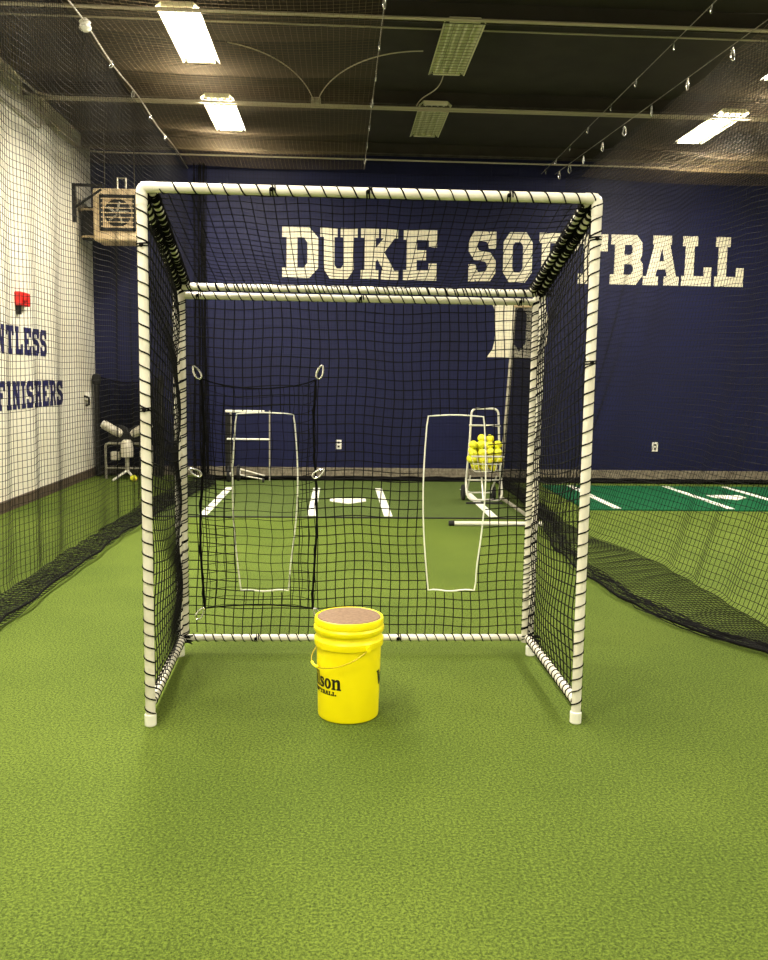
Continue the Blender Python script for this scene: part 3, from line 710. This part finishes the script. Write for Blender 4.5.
# --- side and top nets
for sx, x in ((1, X0), (-1, X1)):
    nu, nv = 19, 43
    U, V_ = np.meshgrid(np.linspace(.02, .98, nu), np.linspace(0, 1, nv), indexing='ij')
    ztop = ZF-.02+dz*U; Yy = YF+(YR-YF)*U; Z = ZB+.01+(ztop-ZB-.03)*V_
    belly = sx*.02*np.sin(PI*U)*np.sin(PI*V_)**.7*(1+.6*np.exp(-((V_-.12)/.1)**2))
    Q = np.stack([x+(-.03 if sx > 0 else -.008)*U+belly+.008*np.sin(V_*25+U*4), Yy+.03*np.sin(V_*7+U*3)*np.sin(PI*U), Z-.03*np.sin(PI*U)*np.sin(PI*V_)], 2)
    obj('side_net', MB().net(Q, .0031), M['net'], fr)
nu, nv = 38, 20
U, V_ = np.meshgrid(np.linspace(.03, .97, nu), np.linspace(0, 1, nv), indexing='ij')
Q = np.stack([X0+(X1-X0)*U+.03*V_*np.cos(PI*U), YF+(YR-YF)*V_, ZF-.012+dz*V_-.05*np.sin(PI*U)*np.sin(PI*V_)+.004*np.sin(U*40)], 2)
obj('top_net', MB().net(Q, .0021), M['net'], fr)

# ---------------------------------------------------------------- patch net clipped over the left hole
YP = YN-.04
pt = thing('target_patch_net', 'rectangular black net panel with thick rope border clipped over the left hole of the frame', 'net panel', (-.42, YP, .25))
xl, xr, zt, zb = -.708, -.118, 1.475, .258
top = [(xl+(xr-xl)*s, YP, zt-.05*math.sin(PI*s)**.7) for s in np.linspace(0, 1, 14)]
lf = [(xl+.012*math.sin(s*7), YP, zt+(zb-zt)*s) for s in np.linspace(0, 1, 16)]
rg = [(xr-.010*math.sin(s*8), YP, zt+(zb-zt)*s) for s in np.linspace(0, 1, 16)]
bt = [(xl+(xr-xl)*s, YP, zb+.02*math.sin(PI*s)) for s in np.linspace(0, 1, 14)]
b = MB()
for p_ in (lf, rg): b.tube(p_, .0065, 6)
for p_ in (top, bt): b.tube(p_, .004, 6)
for p_ in (lf, rg):
    b.tube([(q[0]+.008*math.sin(i*2.1), q[1]-.006, q[2]) for i, q in enumerate(p_)], .0035, 5)
obj('border_rope', b, M['rope'], pt)
nu, nv = 13, 26
U, V_ = np.meshgrid(np.linspace(0, 1, nu), np.linspace(0, 1, nv), indexing='ij')
Ux = U+.07*np.sin(2*PI*U)*-1*.8
zz = zt-.05*np.sin(PI*np.clip(U, 0, 1))**.7*(1-V_)+(zb-zt)*V_+.02*np.sin(PI*U)*V_
Q = np.stack([xl+(xr-xl)*Ux+.005*np.sin(V_*30), YP+.012*np.sin(PI*U)*np.sin(V_*9), zz+.006*np.sin(U*12+V_*5)], 2)
obj('netting', MB().net(Q, .0019), M['net'], pt)
for (x, z, a, lb) in [(-.745, 1.535, -.5, 'upper left'), (-.085, 1.55, .3, 'upper right'), (-.772, 1.005, -1.05, 'middle left'), (-.072, 1.008, .95, 'middle right'),
                      (-.705, .262, .55, 'lower left'), (-.118, .262, -.45, 'lower right')]:
    carab_thing((x, YP-.012, z), (0, a if z > .5 else a, 0), 'small silver carabiner at the %s corner of the hung net panel' % lb if 'middle' not in lb else 'small silver carabiner at the %s edge of the hung net panel' % lb, 'carabiners holding the net panel', .95)

# ================================================================ BUCKET
bx, by = .056, 3.785
ZS = 1.18
bk = thing('ball_bucket', 'bright yellow plastic bucket with wire handle, black logo and tan padded lid', 'bucket', (bx, by, 0))
prof = [(0, 0), (.128, 0), (.1335, .004), (.135, .012), (.1425, .27), (.1425, .272), (.151, .276), (.153, .286), (.153, .3), (.148, .306), (.1445, .312), (.1445, .322), (.152, .327), (.155, .334), (.155, .344), (.150, .35), (.1455, .354)]
prof = [(r, z*ZS) for r, z in prof]
obj('body', MB().lathe(prof, (bx, by, 0), 72), M['bucket'], bk)
ld_ = obj('lid', MB().lathe([(r, z+.0637) for r, z in [(.1455, .352), (.151, .354), (.152, .36), (.152, .376), (.150, .383), (.146, .385), (.142, .383), (.1405, .378), (.1, .376), (0, .376)]], (bx, by, 0), 72), M['bucket'], bk)
obj('cushion', MB().lathe([(.1395, .440), (.139, .445), (.134, .4495), (.1, .452), (0, .453)], (bx, by, 0), 64), M['lid'], bk)
def cylpt(deg, r, z):       # angle measured from the side facing the camera, + towards the right
    a = math.radians(deg); return (bx+r*math.sin(a), by-r*math.cos(a), z)
for dg in (31, -149):
    b = MB(); c = np.array(cylpt(dg, .1535, .336)); d = np.array(cylpt(dg, .164, .336)); b.cyl(tuple(c), tuple(d), .013, 16); obj('handle_ear', b, M['bucket'], bk)
pts = []
for i in range(31):
    s = i/30; pts.append(cylpt(31-180*s, .160+.006*math.sin(PI*s), .336-.09*math.sin(PI*s)**.85))
wire = obj('wire_handle', MB().tube(pts, .0022, 8), mat('yellow_wire', srgb(190, 165, 20), .35, .3), bk)
obj('hand_grip', MB().tube(pts[14:19], .006, 12), M['bucket'], wire)
# --- logo, letters wrapped round the side
def rad_at(z): return .135+(.1425-.135)*(z-.012)/.307+.0006
def wrap(mb, outer, holes, deg0, z0, sw, sh, lift=.0, slant=0):
    R = .139
    def fnn(u, v, d):
        z = z0+v*sh; a = deg0+math.degrees((u*sw+v*sh*slant)/R); return cylpt(a, rad_at(z)+d+lift, z)
    # densify the outline so that it follows the curve
    def den(lp):
        out = []
        for i in range(len(lp)):
            p, q = lp[i], lp[(i+1) % len(lp)]; n = max(1, int(abs(q[0]-p[0])*sw/.006))
            for k in range(n): out.append((p[0]+(q[0]-p[0])*k/n, p[1]+(q[1]-p[1])*k/n))
        return out
    mb.poly(den(outer), [den(h) for h in holes], fnn, .0006)
def ell(cx, cy, rx, ry, n=20): return [(cx+rx*math.cos(2*PI*i/n), cy+ry*math.sin(2*PI*i/n)) for i in range(n)]
LOW = {
'W': (1.5, [([(0,1.42),(.62,1.42),(.62,1.28),(.52,1.28),(.66,.55),(.8,1.1),(1.0,1.1),(1.12,.55),(1.24,1.28),(1.1,1.28),(1.1,1.42),(1.6,1.42),(1.6,1.28),(1.48,1.28),(1.2,0),(.98,0),(.86,.5),(.7,0),(.46,0),(.14,1.28),(0,1.28)], [])]),
'i': (.5, [([(0,1),(.36,1),(.36,.14),(.46,.14),(.46,0),(0,0),(0,.14),(.1,.14),(.1,.86),(0,.86)], []), ([(.08,1.12),(.36,1.12),(.36,1.38),(.08,1.38)], [])]),
'l': (.5, [([(0,1.42),(.36,1.42),(.36,.14),(.46,.14),(.46,0),(0,0),(0,.14),(.1,.14),(.1,1.28),(0,1.28)], [])]),
's': (.72, [([(.1,.98),(.5,1.0),(.64,.9),(.64,.66),(.5,.66),(.42,.8),(.28,.82),(.28,.7),(.6,.56),(.7,.4),(.66,.12),(.48,0),(.1,0),(.0,.1),(.0,.36),(.14,.36),(.22,.2),(.38,.18),(.42,.3),(.1,.46),(.0,.6),(.0,.86)], [])]),
'o': (.84, [(ell(.4, .5, .4, .51), [ell(.4, .5, .13, .33, 14)])]),
'n': (1.0, [([(0,1),(.34,1),(.36,.9),(.5,1.0),(.7,1.02),(.84,.9),(.88,.7),(.88,.14),(.98,.14),(.98,0),(.52,0),(.52,.14),(.6,.14),(.6,.72),(.52,.8),(.42,.76),(.36,.68),(.36,.14),(.44,.14),(.44,0),(0,0),(0,.14),(.1,.14),(.1,.86),(0,.86)], [])]),
}
def logo(end_deg, name):
    S = .047; word = 'Wilson'; tot = sum(LOW[c][0] for c in word)*S; a = end_deg-math.degrees(tot/.139); b = MB()
    x = 0
    for c in word:
        w, sh = LOW[c]
        for o, h in sh: wrap(b, o, h, a+math.degrees(x/.139), .152, S*.98, S*(1.0))
        x += w*S
    t2 = 'SOFTBALL'; x = .058
    for c in t2:
        o, h = G[c]; wrap(b, o, h, a+math.degrees(x/.139), .125, .0019, .0018); x += .0195
    return obj('logo', b, M['ink'], bk, False)
logo(-13, 'l'); logo(158, 'r')

# ================================================================ BALL CARTS, SCREEN, MACHINE
def bar(mb, pts, r=.012, rad=.06): return mb.tube(fillet(pts, rad, 6), r, 10)
cx, cy = 1.755, 10.35
ct = thing('ball_cart', 'white tubular ball cart filled with yellow softballs', 'ball cart', (cx, cy, 0))
b = MB(); w = .18
bar(b, [(cx-w-.03, cy+.10, .25), (cx-w-.035, cy-.02, .12), (cx-w+.0, cy-.06, .05), (cx+w-.0, cy-.06, .05), (cx+w+.03, cy-.02, .12), (cx+w+.03, cy+.10, .3)], .014)
bar(b, [(cx-w-.03, cy+.1, .24), (cx-w, cy+.1, .7), (cx-w+.02, cy+.12, 1.13), (cx+w-.02, cy+.12, 1.13), (cx+w, cy+.1, .7), (cx+w+.03, cy+.1, .28)], .013, .07)
obj('frame', b, M['white_metal'], ct)
for z in (.93, .27): obj('crossbar', MB().cyl((cx-w-.01, cy+.1, z), (cx+w+.01, cy+.1, z), .012, 10), M['white_metal'], ct)
obj('base_leg', MB().cyl((cx-.02, cy-.05, .05), (cx-.02, cy+.1, .3), .012, 8), M['white_metal'], ct)
obj('foot_bar', MB().cyl((cx-w-.05, cy-.1, .016), (cx+w+.02, cy-.1, .016), .016, 10), M['rubber'], ct)
b = MB(); zb0, zb1 = .40, .58
for z, ww in ((zb1, .19), (zb0+.09, .17), (zb0, .14)):
    b.tube([(cx-ww, cy-.16, z), (cx+ww, cy-.16, z), (cx+ww, cy+.12, z), (cx-ww, cy+.12, z)], .006 if z < zb1 else .011, 6, closed=True)
for k in range(7):
    s = -1+2*k/6; b.cyl((cx+.19*s, cy-.16, zb1), (cx+.14*s, cy-.16, zb0), .003, 5); b.cyl((cx+.19*s, cy+.12, zb1), (cx+.14*s, cy+.12, zb0), .003, 5)
    b.cyl((cx+.14*s, cy-.16, zb0), (cx+.14*s, cy+.12, zb0), .003, 5)
obj('basket', b, M['white_metal'], ct)
for sx in (-1, 1):
    obj('wheel', MB().lathe([(.02, -.02), (.09, -.02), (.10, -.01), (.10, .01), (.09, .02), (.02, .02)], (cx+(-.22 if sx < 0 else .15), cy+.24, .10), 24, 'X'), M['rubber'], ct)
obj('axle', MB().cyl((cx-.2, cy+.24, .1), (cx+.14, cy+.24, .1), .009, 8), M['white_metal'], ct)
for sx in (-1, 1): obj('wheel_strut', MB().cyl((cx+(-.18 if sx < 0 else .12), cy+.24, .1), (cx+sx*.16, cy+.1, .32), .011, 8), M['white_metal'], ct)
BR = .0485
bp = []
for lay, (nx, ny, z) in enumerate([(3, 2, .455), (4, 3, .537), (4, 3, .620), (4, 2, .702), (2, 1, .775)]):
    for i in range(nx):
        for j in range(ny):
            bp.append((cx-.01+(i-(nx-1)/2)*.098+random.uniform(-.012, .012), cy-.02+(j-(ny-1)/2)*.098+random.uniform(-.003, .003), z-BR+random.uniform(-.012, .012)))
def seam(c, r):
    pts = []
    for i in range(40):
        a = 2*PI*i/40; p = Vector((math.cos(a)*.8, math.sin(a)*.8, .55*math.cos(2*a))).normalized()*r*1.005; pts.append((c[0]+p.x, c[1]+p.y, c[2]+p.z+r))
    return pts
proto = thing('softball', 'yellow softball heaped in the basket of the white cart', 'softball', bp[0], 'softballs in the cart')
V, F = ball_vf((bp[0][0], bp[0][1], bp[0][2]+BR), BR, 18, 12); obj('cover', MB().add(V, F), M['ball'], proto)
obj('stitching', MB().tube(seam(bp[0], BR), .0009, 4, closed=True), M['red'], proto)
for p in bp[1:]: dup(proto, p, (0, 0, random.uniform(0, 6)))

# empty dark ball cart at the rear left
cx, cy = -1.25, 12.28
ct = thing('ball_cart', 'empty dark wheeled ball cart with two pale crossbars before the navy wall', 'ball cart', (cx, cy, 0))
for sx in (-1, 1):
    obj('upright', MB().cyl((cx+sx*.3, cy, .14 if sx < 0 else .02), (cx+sx*.3, cy, 1.0), .014 if sx < 0 else .010, 8), M['black'] if sx < 0 else M['galv'], ct)
obj('rear_upright', MB().cyl((cx-.25, cy+.12, .1), (cx-.25, cy+.12, .98), .014, 8), M['galv'], ct)
obj('top_bar', MB().box((cx-.04, cy, .985), (.54, .03, .035), bev=.006), M['white_metal'], ct)
obj('middle_bar', MB().box((cx+.0, cy, .60), (.60, .02, .025), bev=.005), M['white_metal'], ct)
obj('side_panel', MB().box((cx-.27, cy+.06, .55), (.05, .02, .78)), M['black'], ct, False)
for sx, yy in ((-1, -.05), (-.55, .1)):
    wl = obj('wheel', MB().lathe([(.03, -.02), (.10, -.02), (.115, -.01), (.115, .01), (.10, .02), (.03, .02)], (cx+sx*.26, cy+yy, .115), 24, 'X'), M['rubber'], ct)
    obj('hub', MB().lathe([(0, -.026), (.035, -.026), (.035, .026), (0, .026)], (cx+sx*.26, cy+yy, .115), 16, 'X'), M['white_metal'], wl)
b = MB(); b.cyl((cx-.1, cy-.1, .19), (cx+.24, cy-.1, .10), .014, 8); b.cyl((cx-.1, cy-.1, .11), (cx+.22, cy-.1, .05), .012, 8); obj('lower_arm', b, M['galv'], ct)
obj('front_caster', MB().lathe([(.0, -.012), (.035, -.012), (.035, .012), (0, .012)], (cx+.22, cy-.1, .035), 16, 'X'), M['rubber'], ct)

# protective screen seen edge-on by the right net
sc = thing('protective_screen', 'tall pale pipe screen with dense black net standing edge-on behind the ball cart', 'screen', (2.03, 9.6, 0))
A0, A1 = np.array([2.02, 8.80, 0]), np.array([1.99, 10.62, 0])
zt0, zt1 = 2.22, 2.36
obj('post', MB().cyl((A1[0], A1[1], .03), (A1[0]+.12, A1[1], zt1), .022, 12), M['galv'], sc)
obj('post', MB().cyl((A0[0], A0[1], .03), (A0[0]+.02, A0[1], zt0), .022, 12), M['white_metal'], sc)
obj('top_rail', MB().cyl((A1[0]+.12, A1[1], zt1), (A0[0]+.02, A0[1], zt0), .022, 12), M['beige'], sc)
obj('bottom_rail', MB().cyl((A1[0], A1[1], .05), (A0[0], A0[1], .05), .022, 12), M['galv'], sc)
bs = obj('base_pole', MB().cyl((1.18, 8.76, .024), (2.09, 8.76, .024), .024, 14), M['white_metal'], sc)
obj('end_cap', MB().cyl((1.13, 8.76, .027), (1.185, 8.76, .027), .027, 14), M['rubber'], bs)
nu, nv = 52, 60
U, V_ = np.meshgrid(np.linspace(0, 1, nu), np.linspace(0, 1, nv), indexing='ij')
bx0 = A1[0]*(1-U)+A0[0]*U; yy = A1[1]*(1-U)+A0[1]*U; zt_ = zt1*(1-U)+zt0*U
Q = np.stack([bx0+(.12*(1-U)+.02*U)*V_+.03*np.sin(PI*U)*np.sin(PI*V_), yy, .06+(zt_-.08)*V_], 2)
obj('screen_net', MB().net(Q, .003), M['net'], sc)

# pitching machine in the left corner
px, py = -2.95, 12.5
pm = thing('pitching_machine', 'pale two-wheel pitching machine on a stand in the left back corner', 'pitching machine', (px, py, 0))
for sg in (-1, 1):
    dx = sg*.30
    ar = obj('wheel_motor', MB().tube([(px+sg*.07, py-.05, .63), (px+sg*.11, py-.05, .655), (px+sg*.31, py-.05, .77)], [.045, .062, .062], 16), M['machine'], pm)
    obj('motor_cap', MB().cyl((px+sg*.31, py-.05, .77), (px+sg*.335, py-.05, .785), .05, 16), M['white_metal'], ar)
    obj('throwing_wheel', MB().lathe([(.02, -.04), (.14, -.04), (.155, -.02), (.155, .02), (.14, .04), (.02, .04)], (px+sg*.13, py+.09, .60), 24, 'Y'), M['rubber'], pm)
obj('ball_chute', MB().lathe([(.05, 0), (.085, .0), (.09, .12), (.07, .22), (.05, .24)], (px, py-.05, .32), 20), M['machine'], pm)
obj('column', MB().cyl((px, py-.05, .1), (px, py-.05, .36), .03, 10), M['galv'], pm)
b = MB(); bar(b, [(px-.32, py+.05, .0), (px-.32, py+.05, .5), (px+.32, py+.05, .5), (px+.32, py+.05, .0)], .018, .05); b.cyl((px-.32, py+.05, .15), (px+.32, py+.05, .15), .014, 8)
obj('stand_frame', b, M['galv'], pm)
for a in (-2.2, -.9, 1.57): obj('leg', MB().cyl((px, py-.05, .13), (px+.26*math.cos(a), py-.05+.26*math.sin(a), .012), .016, 8), M['white_metal'], pm)
obj('control_box', MB().box((px+.25, py-.02, .36), (.16, .1, .1), bev=.01), M['machine'], pm, False)
obj('control_box', MB().box((px-.17, py-.0, .33), (.12, .1, .12), bev=.01), M['machine'], pm, False)
# loose ball beside it
r_ = dup(proto, (px+.14, 12.2, .0), (0, 0, 1)); r_['label'] = 'yellow softball lying on the turf beside the pitching machine'; r_.pop('group', None) if hasattr(r_, 'pop') else None
# black slack screen behind the machine
bsn = thing('backdrop_screen', 'black slack net screen in the left corner behind the pitching machine', 'screen', (-3.0, 12.9, 0))
for x in (-3.46, -2.55): obj('post', MB().cyl((x, 12.86, 0), (x, 12.86, 1.46), .035, 10), M['black'], bsn)
b = MB().lathe([(0, 0), (.05, .02), (.07, .08), (.05, .16), (0, .18)], (-3.46, 12.86, 1.30), 12); obj('post_pad', b, M['rubber'], bsn)
obj('top_rope', MB().tube([(-3.46+.91*s, 12.86, 1.44-.09*math.sin(PI*s)) for s in np.linspace(0, 1, 12)], .008, 6), M['rope'], bsn)
nu, nv = 46, 70
U, V_ = np.meshgrid(np.linspace(0, 1, nu), np.linspace(0, 1, nv), indexing='ij')
Q = np.stack([-3.46+.91*U, 12.86+.02*np.sin(U*30), .02+(1.42-.09*np.sin(PI*U))*V_], 2)
obj('screen_net', MB().net(Q, .0042), M['net'], bsn)
